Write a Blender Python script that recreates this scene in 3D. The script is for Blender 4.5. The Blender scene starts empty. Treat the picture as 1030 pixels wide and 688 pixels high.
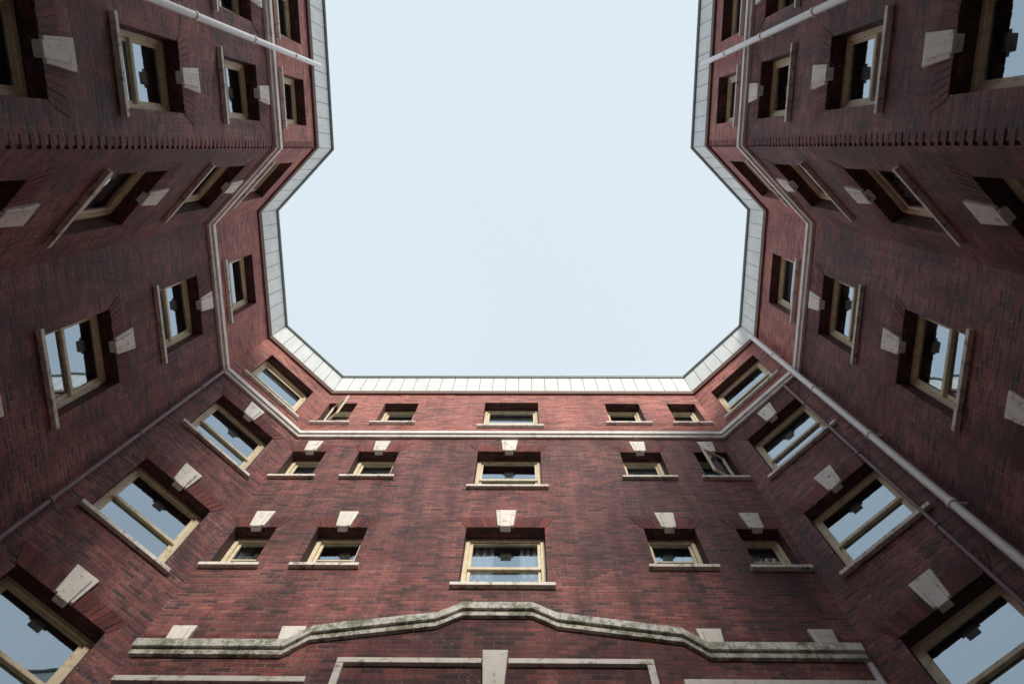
import bpy, math, random
from mathutils import Matrix, Vector
rng = random.Random(23)
CX = -0.30
GZ = -1.6
scene = bpy.context.scene
scene.view_settings.view_transform = 'Standard'
scene.view_settings.look = 'None'
scene.view_settings.exposure = 0

# ---------------- materials ----------------
def newmat(name):
    m = bpy.data.materials.new(name); m.use_nodes = True
    nt = m.node_tree; nt.nodes.clear()
    out = nt.nodes.new('ShaderNodeOutputMaterial')
    return m, nt, out
def N(nt, t, **kw):
    n = nt.nodes.new(t)
    for k, v in kw.items():
        if k in n.inputs: n.inputs[k].default_value = v
        else: setattr(n, k, v)
    return n
def L(nt, a, b): nt.links.new(a, b)
def mixc(nt, fac, a, b, mode='MIX'):
    n = nt.nodes.new('ShaderNodeMix'); n.data_type = 'RGBA'; n.blend_type = mode
    for i, v in ((0, fac), (6, a), (7, b)):
        if isinstance(v, bpy.types.NodeSocket): L(nt, v, n.inputs[i])
        else: n.inputs[i].default_value = v if i == 0 else (*v, 1)
    return n.outputs[2]
def ramp(nt, src, p0, p1, c0=(0, 0, 0), c1=(1, 1, 1)):
    r = nt.nodes.new('ShaderNodeValToRGB')
    r.color_ramp.elements[0].position = p0; r.color_ramp.elements[1].position = p1
    r.color_ramp.elements[0].color = (*c0, 1); r.color_ramp.elements[1].color = (*c1, 1)
    L(nt, src, r.inputs[0]); return r.outputs[0]
def mul(nt, a, b):
    n = N(nt, 'ShaderNodeMath', operation='MULTIPLY')
    for i, v in ((0, a), (1, b)):
        if isinstance(v, bpy.types.NodeSocket): L(nt, v, n.inputs[i])
        else: n.inputs[i].default_value = v
    return n.outputs[0]
def noise(nt, vec, scale, detail=4, rough=.6, mapscale=None):
    if mapscale:
        mp = nt.nodes.new('ShaderNodeMapping'); mp.inputs['Scale'].default_value = mapscale
        L(nt, vec, mp.inputs[0]); vec = mp.outputs[0]
    n = N(nt, 'ShaderNodeTexNoise', Scale=scale, Detail=detail, Roughness=rough)
    L(nt, vec, n.inputs['Vector']); return n.outputs[0]

def brick_mat(name, c1, c2, mortar, stain=.6, solid=False, pale=(.50, .19, .15), burnt=(.045, .024, .030)):
    m, nt, out = newmat(name)
    tc = nt.nodes.new('ShaderNodeTexCoord')
    geo = nt.nodes.new('ShaderNodeNewGeometry')
    obj = tc.outputs['Object']
    b = N(nt, 'ShaderNodeBsdfPrincipled', Roughness=.7)
    bump = N(nt, 'ShaderNodeBump', Strength=1.0, Distance=.035)
    n2 = noise(nt, obj, 60, 4)
    if not solid:
        wob = N(nt, 'ShaderNodeTexNoise', Scale=3.5, Detail=5)
        L(nt, tc.outputs['UV'], wob.inputs['Vector'])
        sub = N(nt, 'ShaderNodeVectorMath', operation='SUBTRACT'); sub.inputs[1].default_value = (.5, .5, .5)
        L(nt, wob.outputs['Color'], sub.inputs[0])
        sc = N(nt, 'ShaderNodeVectorMath', operation='SCALE'); sc.inputs['Scale'].default_value = .032
        L(nt, sub.outputs[0], sc.inputs[0])
        add = N(nt, 'ShaderNodeVectorMath', operation='ADD')
        L(nt, tc.outputs['UV'], add.inputs[0]); L(nt, sc.outputs[0], add.inputs[1])
        def bt_(loc, ms, c1_, c2_, mo, bias=0):
            mp = nt.nodes.new('ShaderNodeMapping'); mp.inputs['Location'].default_value = (loc[0] * .225, loc[1] * .078, 0)
            L(nt, add.outputs[0], mp.inputs[0])
            t = nt.nodes.new('ShaderNodeTexBrick'); L(nt, mp.outputs[0], t.inputs['Vector'])
            for k, v in (('Scale', 1), ('Mortar Size', ms), ('Mortar Smooth', .3), ('Bias', bias), ('Brick Width', .225), ('Row Height', .078)):
                t.inputs[k].default_value = v
            t.inputs['Color1'].default_value = (*c1_, 1); t.inputs['Color2'].default_value = (*c2_, 1); t.inputs['Mortar'].default_value = (*mo, 1)
            return t
        bt = bt_((0, 0), .0095, c1, c2, mortar)
        r1 = bt_((26, 44), 0, (0, 0, 0), (1, 1, 1), (0, 0, 0)).outputs['Color']
        r2 = bt_((52, 88), 0, (0, 0, 0), (1, 1, 1), (0, 0, 0)).outputs['Color']
        col = bt.outputs['Color']
        col = mixc(nt, mul(nt, ramp(nt, r1, .55, .95), .75), col, burnt)
        col = mixc(nt, mul(nt, ramp(nt, r2, .62, .98), .6), col, pale)
        mvar = ramp(nt, noise(nt, obj, 1.3, 5, .7), .38, .58)
        mcol = mixc(nt, mvar, tuple(x * .45 for x in mortar), mortar)
        col = mixc(nt, bt.outputs['Fac'], col, mcol)
        inv = N(nt, 'ShaderNodeMath', operation='SUBTRACT'); inv.inputs[0].default_value = 1; L(nt, bt.outputs['Fac'], inv.inputs[1])
        h = N(nt, 'ShaderNodeMath', operation='MULTIPLY_ADD'); L(nt, n2, h.inputs[0]); h.inputs[1].default_value = .35; L(nt, inv.outputs[0], h.inputs[2])
        h2 = N(nt, 'ShaderNodeMath', operation='MULTIPLY_ADD'); L(nt, r2, h2.inputs[0]); h2.inputs[1].default_value = .5; L(nt, h.outputs[0], h2.inputs[2])
        L(nt, h2.outputs[0], bump.inputs['Height'])
    else:
        col = mixc(nt, geo.outputs['Random Per Island'], c1, c2)
        L(nt, n2, bump.inputs['Height'])
    fine = ramp(nt, noise(nt, obj, 30, 6, .75), .3, .7, (.5, .48, .5), (1.5, 1.44, 1.4))
    col = mixc(nt, 1, col, fine, 'MULTIPLY')
    big = ramp(nt, noise(nt, obj, .55, 6, .65), .34, .66, (.44, .40, .44), (1.2, 1.16, 1.12))
    col = mixc(nt, stain, col, mixc(nt, 1, col, big, 'MULTIPLY'))
    streak = ramp(nt, noise(nt, obj, 2.6, 6, .75, (1, 1, .12)), .38, .62, (.42, .39, .43), (1.1, 1.1, 1.1))
    col = mixc(nt, stain, col, mixc(nt, 1, col, streak, 'MULTIPLY'))
    e = ramp(nt, noise(nt, obj, 16, 8, .88), .54, .66)
    e2 = ramp(nt, noise(nt, obj, .8, 4), .46, .60)
    col = mixc(nt, mul(nt, mul(nt, e, e2), .6), col, (.62, .5, .51))
    L(nt, col, b.inputs['Base Color']); L(nt, bump.outputs[0], b.inputs['Normal']); L(nt, b.outputs[0], out.inputs[0])
    return m

def paint_mat(name, col, dirt=(.2, .17, .13), amt=.5, rough=.6, scale=5, streaks=.5, lo=.5, hi=.75, moss=None):
    m, nt, out = newmat(name)
    tc = nt.nodes.new('ShaderNodeTexCoord'); obj = tc.outputs['Object']
    b = N(nt, 'ShaderNodeBsdfPrincipled', Roughness=rough)
    f = ramp(nt, noise(nt, obj, scale, 8, .72), lo, hi)
    c = mixc(nt, mul(nt, f, amt), col, dirt)
    if streaks:
        s = ramp(nt, noise(nt, obj, 7, 6, .7, (1, 1, .15)), .35, .6, (.62, .6, .54), (1, 1, 1))
        c = mixc(nt, streaks, c, mixc(nt, 1, c, s, 'MULTIPLY'))
    if moss:
        f2 = ramp(nt, noise(nt, obj, 3.4, 12, .88), .47, .53)
        f3 = ramp(nt, noise(nt, obj, .9, 3, .5), .38, .50)
        c = mixc(nt, mul(nt, mul(nt, f2, f3), .85), c, moss)
        f4 = ramp(nt, noise(nt, obj, 9, 8, .8, (1, 1, .2)), .54, .62)
        c = mixc(nt, mul(nt, f4, .55), c, (.07, .06, .05))
    bump = N(nt, 'ShaderNodeBump', Strength=.6, Distance=.008)
    L(nt, noise(nt, obj, 40, 6, .7), bump.inputs['Height'])
    L(nt, c, b.inputs['Base Color']); L(nt, bump.outputs[0], b.inputs['Normal']); L(nt, b.outputs[0], out.inputs[0])
    return m

M = {}
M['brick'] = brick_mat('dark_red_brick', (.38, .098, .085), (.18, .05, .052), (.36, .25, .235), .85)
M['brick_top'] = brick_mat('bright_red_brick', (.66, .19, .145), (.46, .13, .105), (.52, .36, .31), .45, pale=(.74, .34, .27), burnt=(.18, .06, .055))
M['reveal'] = brick_mat('shaded_reveal_brick', (.18, .055, .045), (.09, .03, .028), (.12, .085, .08), .7, pale=(.23, .09, .07))  # darker copy of the wall brick, recess shade painted into the colour
M['vouss'] = brick_mat('arch_brick', (.36, .095, .08), (.16, .045, .045), (0, 0, 0), .6, solid=True)
M['stone'] = paint_mat('painted_stone', (.90, .86, .79), (.20, .165, .13), .8, lo=.55, hi=.66, scale=9, streaks=.4)
M['sill'] = paint_mat('painted_sill', (.88, .83, .75), (.16, .13, .10), .85, lo=.52, hi=.64, scale=8, streaks=.4)
M['band'] = paint_mat('band_paint', (.90, .88, .85), (.3, .24, .19), .6, lo=.55, hi=.70, scale=6, streaks=.4)
M['moss'] = paint_mat('mossy_coping', (.90, .88, .82), (.12, .105, .085), .7, lo=.55, hi=.64, scale=7, streaks=.4, moss=(.12, .14, .04))
M['frame'] = paint_mat('window_paint', (.88, .77, .54), (.30, .2, .11), .6, rough=.45, lo=.52, hi=.68, scale=9, streaks=.4)
M['fascia'] = paint_mat('fascia_paint', (.86, .89, .87), (.45, .48, .44), .4, rough=.35, lo=.48, hi=.75, scale=2, streaks=.3)
M['backing'] = paint_mat('fascia_joint', (.16, .17, .17), streaks=0)
M['trimbrown'] = paint_mat('brown_trim', (.18, .09, .07), rough=.6)
M['gutter'] = paint_mat('gutter_green', (.14, .24, .23), rough=.45)
M['pipe'] = paint_mat('pipe_white', (.92, .92, .93), (.4, .3, .25), .45, rough=.3, lo=.56, hi=.7, streaks=.15)
M['pipebrown'] = paint_mat('pipe_mauve', (.26, .18, .21), rough=.5)
M['ceil'] = paint_mat('interior_plaster', (.42, .41, .40), streaks=0, amt=.1)
M['dark'] = paint_mat('interior_dark', (.08, .07, .065), streaks=0, amt=.1)
M['curtain'] = paint_mat('curtain_cloth', (.85, .86, .88), streaks=0, amt=.1, rough=.9)
M['curtain2'] = paint_mat('teal_cloth', (.12, .42, .47), streaks=0, amt=.15, rough=.9)
M['roof'] = paint_mat('roofing', (.12, .12, .12), streaks=0)
M['ground'] = paint_mat('concrete_ground', (.40, .39, .37), (.22, .21, .2), .7, rough=.9, scale=1.2, streaks=0)
M['door'] = paint_mat('door_paint', (.10, .05, .035), rough=.4)

def glass_mat():
    m, nt, out = newmat('window_glass')
    tc = nt.nodes.new('ShaderNodeTexCoord')
    tr = N(nt, 'ShaderNodeBsdfTransparent'); tr.inputs[0].default_value = (.78, .85, .88, 1)
    gl = N(nt, 'ShaderNodeBsdfGlossy', Roughness=.0); gl.inputs['Color'].default_value = (.76, .89, 1.0, 1)
    fr = N(nt, 'ShaderNodeFresnel', IOR=1.9)
    mu = N(nt, 'ShaderNodeMath', operation='MULTIPLY_ADD', use_clamp=True); L(nt, fr.outputs[0], mu.inputs[0]); mu.inputs[1].default_value = 1.5; mu.inputs[2].default_value = .24
    bump = N(nt, 'ShaderNodeBump', Strength=.16, Distance=.02)
    L(nt, noise(nt, tc.outputs['Object'], 1.3, 1, .4), bump.inputs['Height'])
    L(nt, bump.outputs[0], gl.inputs['Normal'])
    mx = nt.nodes.new('ShaderNodeMixShader'); L(nt, mu.outputs[0], mx.inputs[0]); L(nt, tr.outputs[0], mx.inputs[1]); L(nt, gl.outputs[0], mx.inputs[2])
    L(nt, mx.outputs[0], out.inputs[0]); return m
M['glass'] = glass_mat()

# ---------------- mesh builder ----------------
root = bpy.data.objects.new('brick_apartment_building', None); scene.collection.objects.link(root)
class MB:
    def __init__(s, name, mats, parent=root):
        s.name = name; s.mats = mats; s.v = []; s.f = []; s.uv = []; s.mi = []; s.parent = parent
    def quad(s, pts, uvs=None, mi=0):
        i = len(s.v); s.v += [tuple(p) for p in pts]; s.f.append(tuple(range(i, i + len(pts))))
        s.uv.append(uvs or [(p[0], p[2]) for p in pts]); s.mi.append(mi)
    def hexa(s, p, mi=0, uvs=None):
        i = len(s.v); s.v += [tuple(q) for q in p]
        for f in ((0, 3, 2, 1), (4, 5, 6, 7), (0, 1, 5, 4), (1, 2, 6, 5), (2, 3, 7, 6), (3, 0, 4, 7)):
            s.f.append(tuple(i + k for k in f))
            s.uv.append([(p[k][0] + p[k][1], p[k][2]) for k in f]); s.mi.append(mi)
    def box(s, F, s0, s1, d0, d1, z0, z1, mi=0):
        s.hexa([F(s0, d1, z0), F(s1, d1, z0), F(s1, d0, z0), F(s0, d0, z0), F(s0, d1, z1), F(s1, d1, z1), F(s1, d0, z1), F(s0, d0, z1)], mi)
    def build(s, smooth=False, bevel=0):
        me = bpy.data.meshes.new(s.name); me.from_pydata(s.v, [], s.f)
        ul = me.uv_layers.new(name='UVMap'); k = 0
        for f in s.uv:
            for u in f: ul.data[k].uv = u; k += 1
        for m in s.mats: me.materials.append(M[m])
        for p, mi in zip(me.polygons, s.mi): p.material_index = mi; p.use_smooth = smooth
        me.update()
        o = bpy.data.objects.new(s.name, me); scene.collection.objects.link(o)
        if s.parent: o.parent = s.parent
        if bevel:
            b = o.modifiers.new('bevel', 'BEVEL'); b.width = bevel; b.segments = 2; b.limit_method = 'ANGLE'
        return o

# ---------------- plan ----------------
half = [(4.55, -10.0), (4.55, -.05), (6.03, 1.43), (6.03, 4.52), (4.55, 6.0)]
path = [Vector((CX - a, b)) for a, b in half] + [Vector((CX + a, b)) for a, b in reversed(half)]
def seg_frame(i):
    P = path[i]; t = (path[i + 1] - P); ln = t.length; t = t / ln; n = Vector((t.y, -t.x))
    def F(s, d, z): q = P + t * s + n * d; return (q.x, q.y, z)
    return F, ln
def offset_path(d):
    out = []
    for i, P in enumerate(path):
        ns = []
        if i > 0: t = (path[i] - path[i - 1]).normalized(); ns.append(Vector((t.y, -t.x)))
        if i < len(path) - 1: t = (path[i + 1] - path[i]).normalized(); ns.append(Vector((t.y, -t.x)))
        if len(ns) == 1: out.append(P + ns[0] * d)
        else:
            b = (ns[0] + ns[1]).normalized(); out.append(P + b * (d / b.dot(ns[0])))
    return out
def sweep(mb, prof, mi=0, close=True):
    rings = [offset_path(d) for d, z in prof]
    n = len(prof); rg = range(n if close else n - 1)
    for i in range(len(path) - 1):
        for k in rg:
            k2 = (k + 1) % n
            a, b = rings[k], rings[k2]; z1, z2 = prof[k][1], prof[k2][1]
            mb.quad([(*a[i], z1), (*a[i + 1], z1), (*b[i + 1], z2), (*b[i], z2)], mi=mi)

EAVE = 18.15
rows = {'A': ((15.80, 17.45), (16.0, 17.38)), 'B': ((12.70, 14.38), (13.12, 14.36)), 'C': ((9.50, 11.2), (10.0, 11.18)),
        'D': ((6.3, 8.0), (6.8, 8.0)), 'E': ((3.1, 4.8), (3.6, 4.8)), 'F': ((-.3, 1.5), (.3, 1.5))}
segs = {}
cum = 0
for i in range(9):
    F, ln = seg_frame(i)
    cols = []
    if i in (0, 8):
        ys = [-.98, -2.68, -4.6, -6.3, -8.2]
        for y in ys:
            c = (y + 10.0) if i == 0 else (-.05 - y)
            cols.append((c, .97, 'big'))
    elif i in (1, 7): cols = [(ln / 2, 1.10, 'big')]
    elif i in (2, 6): cols = [(ln / 2 - (.03 if i == 2 else -.03), 1.16, 'big')]
    elif i in (3, 5): cols = [(ln / 2, 1.32, 'big')]
    else: cols = [(ln / 2 + o, w, k) for o, w, k in ((-4.08, .68, 'small'), (-2.66, .82, 'small'), (0, 1.28, 'big'), (2.66, .82, 'small'), (4.08, .68, 'small'))]
    segs[i] = (F, ln, cols, cum); cum += ln

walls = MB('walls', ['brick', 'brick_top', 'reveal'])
arch = MB('flat_arch_bricks', ['vouss'])
keys = MB('keystones', ['stone'])
sills = MB('window_sills', ['sill'])
frames = MB('window_frames', ['frame'])
glass = MB('window_panes', ['glass'])
curt = MB('curtains', ['curtain', 'curtain2'])
RB = -.02   # extra recess

def pane(F, s0, s1, d, z0, z1):
    tl = rng.uniform(-.006, .006); tw = rng.uniform(-.004, .004)
    glass.quad([F(s0, d - tl - tw, z0), F(s1, d - tl + tw, z0), F(s1, d + tl + tw, z1), F(s0, d + tl - tw, z1)])
def sash(F, s0, s1, d0, d1, z0, z1, r=.05):
    frames.box(F, s0, s0 + r, d0, d1, z0, z1); frames.box(F, s1 - r, s1, d0, d1, z0, z1)
    frames.box(F, s0 + r, s1 - r, d0 + .002, d1 - .002, z0, z0 + r * 1.3); frames.box(F, s0 + r, s1 - r, d0 + .002, d1 - .002, z1 - r, z1)
    pane(F, s0 + r, s1 - r, (d0 + d1) / 2, z0 + r * 1.3, z1 - r)
def window(F0, s0, s1, z0, z1, special=None):
    def F(s, d, z): return F0(s, d + RB, z)
    fw = .07
    frames.box(F, s0, s0 + fw, -.31, -.18, z0, z1); frames.box(F, s1 - fw, s1, -.31, -.18, z0, z1)
    frames.box(F, s0 + fw, s1 - fw, -.308, -.182, z1 - fw, z1)
    frames.box(F, s0 + fw, s1 - fw, -.308, -.165, z0, z0 + .06)
    a, b, lo, hi = s0 + fw, s1 - fw, z0 + .06, z1 - fw
    mid = (lo + hi) / 2
    if special:
        ang, left = special
        c, sn = math.cos(ang), math.sin(ang)
        def G(s, d, z):
            if left: q = s - a; return F(a + c * q - sn * d, -.08 + sn * q + d * c, z)
            q = b - s; return F(b - c * q + sn * d, -.08 + sn * q + d * c, z)
        sash(G, a, b, -.03, .01, lo, hi, .05)
    elif (s1 - s0) < .86:
        sash(F, a, b, -.26, -.225, lo, hi, .045)
        frames.box(F, a + .045, b - .045, -.255, -.23, mid - .015, mid + .02)
    else:
        off = rng.choice([0, 0, 0, 0, .0, .12]) 
        sash(F, a, b, -.245, -.212, mid - .02 - off, hi - off)
        sash(F, a, b, -.285, -.252, lo, mid + .03)
    k = rng.random(); d = -.36
    mi = 1 if rng.random() < .14 else 0
    if k < .5:
        zb = hi - (hi - lo) * rng.choice([.45, .5, .7, .95])
        curt.quad([F(a - .03, d, zb), F(b + .03, d, zb), F(b + .03, d, hi + .06), F(a - .03, d, hi + .06)], mi=mi)
        curt.box(F, a - .03, b + .03, d - .02, d + .02, zb - .03, zb, mi)
    elif k < .88:
        for side in (0, 1):
            w = (b - a) * rng.uniform(.2, .5)
            x0 = a - .05 if side == 0 else b + .05 - w
            n = 14
            for j in range(n):
                f0, f1 = j / n, (j + 1) / n
                da = d + .03 * math.sin(f0 * 22); db = d + .03 * math.sin(f1 * 22)
                curt.quad([F(x0 + w * f0, da, lo - .2), F(x0 + w * f1, db, lo - .2), F(x0 + w * f1, db, hi + .06), F(x0 + w * f0, da, hi + .06)], mi=mi)

def keystone(F, c, zt, sc=1.0):
    z0 = zt - .05; h = .60 * sc
    def wedge(b0, b1, t0, t1, za, zb, d0, d):
        keys.hexa([F(c + b0, d, za), F(c + b1, d, za), F(c + b1, d0, za), F(c + b0, d0, za),
                   F(c + t0, d, zb), F(c + t1, d, zb), F(c + t1, d0, zb), F(c + t0, d0, zb)])
    wedge(-.13 * sc, .13 * sc, -.175 * sc, .175 * sc, z0 + .055, z0 + h, -.05, .04)
    wedge(-.085 * sc, .085 * sc, -.105 * sc, .105 * sc, z0 - .01, z0 + h * .86, -.05, .062)
def flat_arch(F, s0, s1, z):
    c = (s0 + s1) / 2; hgt = .34
    for sg in (-1, 1):
        b0 = .14; b1 = (s1 - s0) / 2 + .03
        n = max(2, round((b1 - b0) / .078))
        t0 = .17; t1 = b1 + .14
        for j in range(n):
            f0, f1 = j / n, (j + 1) / n; g = .006
            xb0 = b0 + (b1 - b0) * f0 + g; xb1 = b0 + (b1 - b0) * f1 - g
            xt0 = t0 + (t1 - t0) * f0 + g; xt1 = t0 + (t1 - t0) * f1 - g
            pr = .004 + rng.random() * .006
            q = [(xb0, xb1), (xt0, xt1)]
            if sg < 0: q = [(-xb1, -xb0), (-xt1, -xt0)]
            (p0, p1), (r0, r1) = q
            arch.hexa([F(c + p0, pr, z + .004), F(c + p1, pr, z + .004), F(c + p1, -.03, z + .004), F(c + p0, -.03, z + .004),
                       F(c + r0, pr, z + hgt), F(c + r1, pr, z + hgt), F(c + r1, -.03, z + hgt), F(c + r0, -.03, z + hgt)])

for i, (F, ln, cols, c0) in segs.items():
    ops = []
    for (c, w, kind) in cols:
        for r, (big, small) in rows.items():
            z0, z1 = big if kind == 'big' else small
            if i == 4 and r in 'EF' : continue
            ops.append((c - w / 2, c + w / 2, z0, z1, r, kind, c))
    S = sorted(set([0, ln] + [o[0] for o in ops] + [o[1] for o in ops]))
    Zs = sorted(set([GZ, 15.2, EAVE + .1] + [o[2] for o in ops] + [o[3] for o in ops]))
    for a, b in zip(S, S[1:]):
        for p, q in zip(Zs, Zs[1:]):
            ms, mz = (a + b) / 2, (p + q) / 2
            if any(o[0] < ms < o[1] and o[2] < mz < o[3] for o in ops): continue
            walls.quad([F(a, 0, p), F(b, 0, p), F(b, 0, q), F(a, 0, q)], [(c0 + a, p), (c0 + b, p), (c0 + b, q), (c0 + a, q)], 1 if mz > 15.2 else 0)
    for (a, b, p, q, r, kind, c) in ops:
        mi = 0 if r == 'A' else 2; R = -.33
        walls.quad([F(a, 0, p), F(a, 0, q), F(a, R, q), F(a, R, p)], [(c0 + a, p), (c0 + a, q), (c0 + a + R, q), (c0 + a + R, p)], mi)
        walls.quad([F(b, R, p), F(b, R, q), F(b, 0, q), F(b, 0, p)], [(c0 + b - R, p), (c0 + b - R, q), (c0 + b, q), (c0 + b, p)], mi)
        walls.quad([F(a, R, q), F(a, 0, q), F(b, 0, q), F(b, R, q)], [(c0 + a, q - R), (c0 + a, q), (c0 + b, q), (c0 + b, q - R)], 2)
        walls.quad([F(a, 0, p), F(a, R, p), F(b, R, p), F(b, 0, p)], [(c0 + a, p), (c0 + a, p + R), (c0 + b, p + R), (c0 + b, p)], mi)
        ext = .11
        sa, sb = max(a - ext, .02), min(b + ext, ln - .02)
        sills.box(F, sa, sb, -.18, .07, p - .075, p + .004)
        special = None
        if i == 4 and r == 'A' and c < 1: special = (math.radians(38), True)
        if i == 4 and r == 'B' and c > ln - 1: special = (math.radians(28), False)
        window(F, a + .002, b - .002, p + .006, q - .002, special)
        if r != 'A':
            keystone(F, c, q, 1.0 if kind == 'big' else .92)
            flat_arch(F, a, b, q)
walls.build(); arch.build(); keys.build(bevel=.01); sills.build(bevel=.008)
frames.build(bevel=.003); glass.build(); curt.build()

# saw-tooth brick ends where the wings turn outwards
teeth = MB('toothed_corner_bricks', ['vouss'])
for vi, sgn, seg in ((1, -1, 0), (8, 1, 8)):
    F, ln, _, _ = segs[seg]
    z = GZ; k = 0
    while z < EAVE - .1:
        if k % 2 == 0:
            e = ln if sgn < 0 else 0
            lo, hi = (e - .10, e + .045) if sgn < 0 else (e - .045, e + .10)
            teeth.box(F, lo, hi, -.05, .004 + .002 * (k % 3), z + .006, z + .072)
        z += .078; k += 1
teeth.build()

band = MB('string_course', ['band'])
sweep(band, [(-.02, 15.06), (.055, 15.06), (.075, 15.12), (.11, 15.14), (.11, 15.27), (-.02, 15.33)])
band.build()
crown = MB('cornice', ['fascia', 'trimbrown', 'gutter', 'backing'])
sweep(crown, [(-.02, 18.02), (.05, 18.02), (.07, 18.15), (-.02, 18.15)], 1)
sweep(crown, [(-.03, 18.16), (.05, 18.16), (.12, 19.02), (-.03, 19.02)], 3)
za, zb = 18.17, 19.01
pa, pb = offset_path(.066), offset_path(.136)
pa2, pb2 = offset_path(.052), offset_path(.122)
for i in range(9):
    ln = (path[i + 1] - path[i]).length; n = max(2, round(ln / .34))
    for j in range(n):
        f0, f1 = (j + .02) / n, (j + .98) / n
        jit = .004 * rng.random()
        def P(pp, f, z): q = pp[i].lerp(pp[i + 1], f); return (q.x, q.y, z)
        crown.hexa([P(pa, f0, za), P(pa, f1, za), P(pa2, f1, za), P(pa2, f0, za), P(pb, f0, zb + jit), P(pb, f1, zb + jit), P(pb2, f1, zb + jit), P(pb2, f0, zb + jit)], 0)
sweep(crown, [(.12, 19.023), (.165, 19.023), (.175, 19.05), (.12, 19.05)], 2)
sweep(crown, [(-.25, 19.027), (.115, 19.027), (.115, 19.06), (.19, 19.065), (.19, 19.09), (-.25, 19.12)], 0)
crown.build()

# small vents on the roof edge
rv = MB('roof_vents', ['roof'])
for x, h in ((-4.1, .28), (.15, .22), (1.9, .25), (2.02, .2)):
    def V(s, d, z): return (x + s, 6.1 - d, z)
    rv.box(V, -.04, .04, -.04, .04, 19.0, 19.12 + h); rv.box(V, -.07, .07, -.07, .07, 19.122 + h, 19.17 + h)
rv.build()

outer = [Vector((CX + a, b)) for a, b in ((-13, -10), (-13, -.05), (-13, 1.43), (-13, 4.52), (-13, 14), (13, 14), (13, 4.52), (13, 1.43), (13, -.05), (13, -10))]
slabs = MB('floors_and_roof', ['ceil', 'dark', 'roof'])
inn = offset_path(-.40); inr = offset_path(-.02)
for zl, zh in ((17.85, 18.0), (14.98, 15.25), (11.78, 12.05), (8.55, 8.85), (5.35, 5.65), (2.15, 2.45)):
    for i in range(9):
        slabs.quad([(*inn[i], zl), (*inn[i + 1], zl), (*outer[i + 1], zl), (*outer[i], zl)], mi=0)
        slabs.quad([(*inn[i], zh), (*inn[i + 1], zh), (*outer[i + 1], zh), (*outer[i], zh)], mi=1)
for i in range(9):
    slabs.quad([(*inr[i], 18.98), (*inr[i + 1], 18.98), (*outer[i + 1], 18.98), (*outer[i], 18.98)], mi=2)
mid = [a.lerp(b, .55) for a, b in zip(inn, outer)]
for i in range(9):
    slabs.quad([(*mid[i], GZ), (*mid[i + 1], GZ), (*mid[i + 1], 18), (*mid[i], 18)], mi=0)
slabs.build()
ow = MB('outer_walls', ['brick'])
def owall(a, b, mb=ow, h=18.97):
    l = (b - a).length
    mb.quad([(*a, GZ), (*b, GZ), (*b, h), (*a, h)], [(0, GZ), (l, GZ), (l, h), (0, h)])
owall(outer[0], outer[4]); owall(outer[4], outer[5]); owall(outer[5], outer[9]); owall(path[0], outer[0]); owall(outer[9], path[9])
ow.build()

def pipe(name, x, y, z0, z1, r, mat, n_dir, collars=True):
    mb = MB(name, [mat]); n = 16
    def cyl(za, zb, rr):
        for k in range(n):
            a, b = 2 * math.pi * k / n, 2 * math.pi * (k + 1) / n
            mb.quad([(x + rr * math.cos(a), y + rr * math.sin(a), za), (x + rr * math.cos(b), y + rr * math.sin(b), za), (x + rr * math.cos(b), y + rr * math.sin(b), zb), (x + rr * math.cos(a), y + rr * math.sin(a), zb)])
        for zz in (za, zb): mb.quad([(x + rr * math.cos(2 * math.pi * k / n), y + rr * math.sin(2 * math.pi * k / n), zz) for k in range(n)])
    cyl(z0, z1, r)
    if collars:
        z = z0 + 1
        while z < z1:
            cyl(z, z + .07, r + .014)
            nx, ny = n_dir
            mb.hexa([(x - .015 * ny, y - .015 * nx, z + .02), (x + .015 * ny, y + .015 * nx, z + .02), (x + .015 * ny - nx * .22, y + .015 * nx - ny * .22, z + .02), (x - .015 * ny - nx * .22, y - .015 * nx - ny * .22, z + .02),
                     (x - .015 * ny, y - .015 * nx, z + .05), (x + .015 * ny, y + .015 * nx, z + .05), (x + .015 * ny - nx * .22, y + .015 * nx - ny * .22, z + .05), (x - .015 * ny - nx * .22, y - .015 * nx - ny * .22, z + .05)])
            z += 2.4
    mb.build(smooth=False)
pipe('downpipe', CX - 4.55 + .19, -1.83, GZ, 18.2, .055, 'pipe', (1, 0))
pipe('downpipe', CX + 4.55 - .19, -1.83, GZ, 18.2, .055, 'pipe', (-1, 0))
pipe('downpipe', CX + 6.03 - .19, 4.47, GZ, 18.1, .06, 'pipe', (-1, 0))
pipe('conduit', CX + 6.03 - .34, 4.78, GZ, 15.05, .03, 'pipebrown', (-.7, -.7))
pipe('conduit', CX - 6.03 + .10, 4.46, GZ, 15.05, .035, 'pipebrown', (1, 0))

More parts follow.
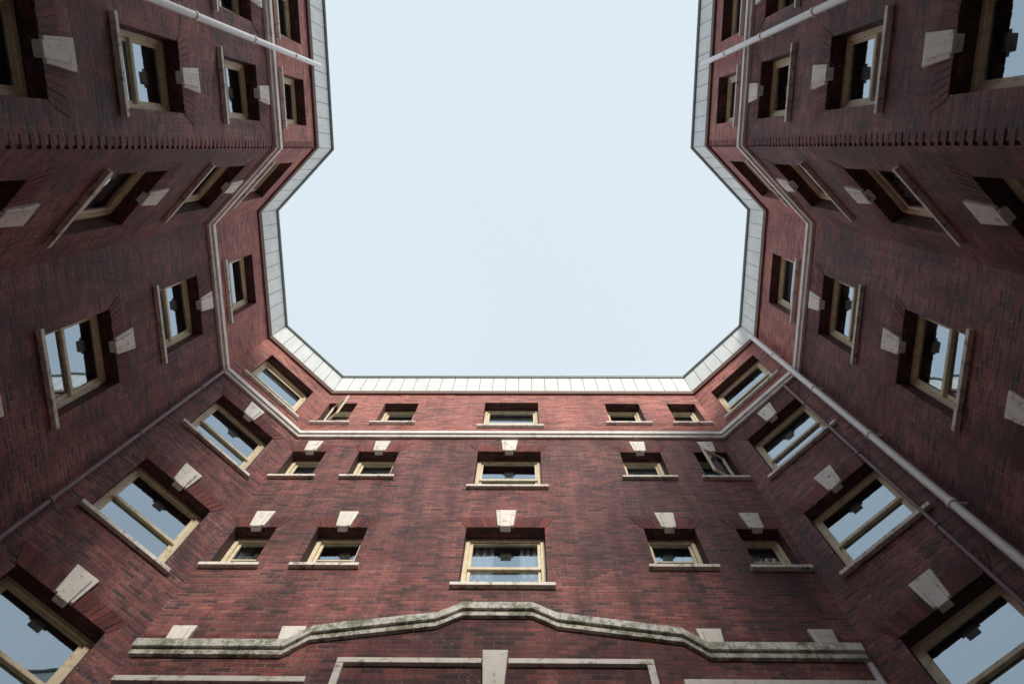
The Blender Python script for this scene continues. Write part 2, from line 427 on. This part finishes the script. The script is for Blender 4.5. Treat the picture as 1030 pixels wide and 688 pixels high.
# ---------------- entrance block ----------------
YF = 5.2; HW = 3.85
def PF(s, d, z): return (CX - HW + s, YF - d, z)
prof = [(-3.85, 6.95), (-2.26, 6.95), (-2.03, 7.20), (-.68, 7.46), (-.40, 7.66), (.40, 7.66), (.68, 7.46), (2.03, 7.20), (2.26, 6.95), (3.85, 6.95)]
pb_ = MB('entrance_pavilion_brick', ['brick', 'dark', 'roof'])
oz = 3.2
for a, b, p, q in ((0, HW - 1.3, GZ, oz), (HW + 1.3, 2 * HW, GZ, oz), (0, HW - 1.3, oz, 6), (HW - 1.3, HW + 1.3, oz, 6), (HW + 1.3, 2 * HW, oz, 6)):
    pb_.quad([PF(a, 0, p), PF(b, 0, p), PF(b, 0, q), PF(a, 0, q)], [(a, p), (b, p), (b, q), (a, q)])
for (a, za_), (b, zb_) in zip(prof, prof[1:]):
    a += HW; b += HW
    pb_.quad([PF(a, 0, 6), PF(b, 0, 6), PF(b, 0, zb_), PF(a, 0, za_)], [(a, 6), (b, 6), (b, zb_), (a, za_)])
    pb_.quad([PF(a, -.3, 6), PF(b, -.3, 6), PF(b, -.3, zb_), PF(a, -.3, za_)], [(a, 6), (b, 6), (b, zb_), (a, za_)])
for s in (0, 2 * HW):
    pb_.quad([PF(s, 0, GZ), PF(s, -.8, GZ), PF(s, -.8, 6.1), PF(s, 0, 6.1)], [(0, GZ), (.8, GZ), (.8, 6.1), (0, 6.1)])
    pb_.quad([PF(s, 0, 6.1), PF(s, -.3, 6.1), PF(s, -.3, 6.95), PF(s, 0, 6.95)], [(0, 6.1), (.3, 6.1), (.3, 6.95), (0, 6.95)])
pb_.quad([PF(0, -.3, 6.1), PF(2 * HW, -.3, 6.1), PF(2 * HW, -.8, 6.1), PF(0, -.8, 6.1)], mi=2)
for s in (HW - 1.3, HW + 1.3):
    pb_.quad([PF(s, 0, GZ), PF(s, -.6, GZ), PF(s, -.6, oz), PF(s, 0, oz)], [(0, GZ), (.6, GZ), (.6, oz), (0, oz)])
pb_.quad([PF(HW - 1.3, 0, oz), PF(HW + 1.3, 0, oz), PF(HW + 1.3, -.6, oz), PF(HW - 1.3, -.6, oz)])
pb_.build()
cop = MB('pediment_coping', ['moss', 'stone'])
def strip(d0, d1, zo, th, mi):
    for k, ((a, za_), (b, zb_)) in enumerate(zip(prof, prof[1:])):
        a += HW; b += HW
        if k == 0: a -= .04
        if k == len(prof) - 2: b += .04
        cop.hexa([PF(a, d1, za_ + zo), PF(b, d1, zb_ + zo), PF(b, d0, zb_ + zo), PF(a, d0, za_ + zo),
                  PF(a, d1, za_ + zo + th), PF(b, d1, zb_ + zo + th), PF(b, d0, zb_ + zo + th), PF(a, d0, za_ + zo + th)], mi)
strip(-.02, .045, -.09, .085, 0)
strip(-.34, .08, 0, .12, 0)
cop.build()
tr = MB('entrance_trim', ['stone', 'moss'])
tr.box(PF, 0, HW - 1.9, -.02, .05, 6.44, 6.52)
tr.box(PF, HW + 1.9, 2 * HW, -.02, .05, 6.44, 6.52)
tr.box(PF, HW - 1.65, HW - .14, -.02, .05, 6.74, 6.82)
tr.box(PF, HW + .14, HW + 1.65, -.02, .05, 6.74, 6.82)
tr.box(PF, HW - 1.65, HW - 1.57, -.02, .048, 3.2, 6.735)
tr.box(PF, HW + 1.57, HW + 1.65, -.02, .048, 3.2, 6.735)
tr.hexa([PF(HW - .10, .09, 6.2), PF(HW + .10, .09, 6.2), PF(HW + .10, -.02, 6.2), PF(HW - .10, -.02, 6.2), PF(HW - .135, .09, 6.9), PF(HW + .135, .09, 6.9), PF(HW + .135, -.02, 6.9), PF(HW - .135, -.02, 6.9)])
tr.box(PF, HW - 1.5, HW + 1.5, -.02, .06, 3.2, 3.5)
tr.build(bevel=.006)
dr = MB('entrance_doors', ['door', 'glass'])
for sg in (0, 1):
    a = HW - 1.3 + sg * 1.3
    dr.box(PF, a + .01, a + .14, -.55, -.48, GZ, 1.2); dr.box(PF, a + 1.16, a + 1.29, -.55, -.48, GZ, 1.2)
    dr.box(PF, a + .14, a + 1.16, -.548, -.482, 1.05, 1.2); dr.box(PF, a + .14, a + 1.16, -.548, -.482, GZ, -.8)
    dr.quad([PF(a + .14, -.52, -.8), PF(a + 1.16, -.52, -.8), PF(a + 1.16, -.52, 1.05), PF(a + .14, -.52, 1.05)], mi=1)
dr.box(PF, HW - 1.3, HW + 1.3, -.59, -.45, 1.2, 1.35)
dr.quad([PF(HW - 1.3, -.52, 1.35), PF(HW + 1.3, -.52, 1.35), PF(HW + 1.3, -.52, 3.2), PF(HW - 1.3, -.52, 3.2)], mi=1)
dr.build()
pipe('downpipe', CX + 3.93, 5.28, GZ, 6.9, .05, 'pipe', (0, -1), False)

# unseen building added behind the camera to shade the lower walls
ob = bpy.data.objects.new('added_shade_building', None); scene.collection.objects.link(ob)
nb = MB('shade_building_facade', ['brick', 'stone', 'glass', 'roof', 'dark'], parent=ob)
YB = -21.0; HB = 20.5
def BF(s, d, z): return (18 - s, YB + d, z)
bo = []
for fl in range(6):
    for k in range(12): bo.append((1.3 + k * 3, 2.6 + k * 3, .2 + fl * 3.3, 2.1 + fl * 3.3))
S = sorted(set([0, 36] + [o[0] for o in bo] + [o[1] for o in bo])); Zs = sorted(set([GZ, HB] + [o[2] for o in bo] + [o[3] for o in bo]))
for a, b in zip(S, S[1:]):
    for p, q in zip(Zs, Zs[1:]):
        if any(o[0] < (a + b) / 2 < o[1] and o[2] < (p + q) / 2 < o[3] for o in bo): continue
        nb.quad([BF(a, 0, p), BF(b, 0, p), BF(b, 0, q), BF(a, 0, q)], [(a, p), (b, p), (b, q), (a, q)])
for a, b, p, q in bo:
    nb.box(BF, a - .1, b + .1, -.1, .08, p - .12, p - .003, 1)
    nb.box(BF, a, a + .08, -.3, -.18, p, q, 1); nb.box(BF, b - .08, b, -.3, -.18, p, q, 1)
    nb.box(BF, a + .08, b - .08, -.29, -.2, (p + q) / 2 - .04, (p + q) / 2 + .04, 1)
    nb.quad([BF(a, -.27, p), BF(b, -.27, p), BF(b, -.27, q), BF(a, -.27, q)], mi=2)
    nb.quad([BF(a, -.6, p - .3), BF(b, -.6, p - .3), BF(b, -.6, q + .3), BF(a, -.6, q + .3)], mi=4)
nb.box(BF, -.2, 36.2, -12, .35, HB + .003, HB + .6, 1)
nb.quad([BF(0, 0, GZ), BF(0, -12, GZ), BF(0, -12, HB), BF(0, 0, HB)], [(0, GZ), (12, GZ), (12, HB), (0, HB)])
nb.quad([BF(36, 0, GZ), BF(36, -12, GZ), BF(36, -12, HB), BF(36, 0, HB)], [(0, GZ), (12, GZ), (12, HB), (0, HB)])
nb.quad([BF(0, -12, GZ), BF(36, -12, GZ), BF(36, -12, HB), BF(0, -12, HB)], [(0, GZ), (36, GZ), (36, HB), (0, HB)])
nb.build()

g = MB('ground', ['ground'], parent=None)
g.quad([(-300, -300, GZ), (300, -300, GZ), (300, 300, GZ), (-300, 300, GZ)])
g.build()

# ---------------- light ----------------
w = bpy.data.worlds.new('World'); scene.world = w; w.use_nodes = True
nt = w.node_tree; nt.nodes.clear()
out = nt.nodes.new('ShaderNodeOutputWorld'); bg = nt.nodes.new('ShaderNodeBackground')
sky = nt.nodes.new('ShaderNodeTexSky'); sky.sky_type = 'NISHITA'; sky.sun_disc = False
SE = 29; AZ = 8
sky.sun_elevation = math.radians(SE); sky.sun_rotation = math.radians(180 - AZ); sky.dust_density = 3; sky.air_density = 1.0
tc = nt.nodes.new('ShaderNodeTexCoord')
cl = noise(nt, tc.outputs['Generated'], 1.1, 3, .45)
hz = mixc(nt, cl, (7.9, 9.2, 10.3), (9.1, 10.0, 10.6))
col = mixc(nt, .84, sky.outputs[0], hz)
L(nt, col, bg.inputs[0]); bg.inputs[1].default_value = .1
L(nt, bg.outputs[0], out.inputs[0])
sd = bpy.data.lights.new('sun', 'SUN'); sd.energy = 3.2; sd.angle = math.radians(12); sd.color = (1, .93, .84)
so = bpy.data.objects.new('sun', sd); scene.collection.objects.link(so); so.rotation_euler = (math.radians(90 - SE), 0, math.radians(AZ))

# ---------------- camera ----------------
zx, zy = 12 / 760, 195 / 760
Zc = Vector((zx, zy, -1)).normalized()
Xc = Vector((1, 0, 0)); Xc = (Xc - Zc * Xc.dot(Zc)); Xc.y = 0; Xc = (Xc - Zc * Xc.dot(Zc)).normalized()
Yc = Zc.cross(Xc)
Rm = Matrix((Xc, Yc, Zc))
cam = bpy.data.cameras.new('camera'); co = bpy.data.objects.new('camera', cam); scene.collection.objects.link(co)
co.matrix_world = Rm.to_4x4()
cam.sensor_width = 36; cam.lens = 760 / 1030 * 36; cam.clip_start = .05; cam.clip_end = 1000
scene.camera = co
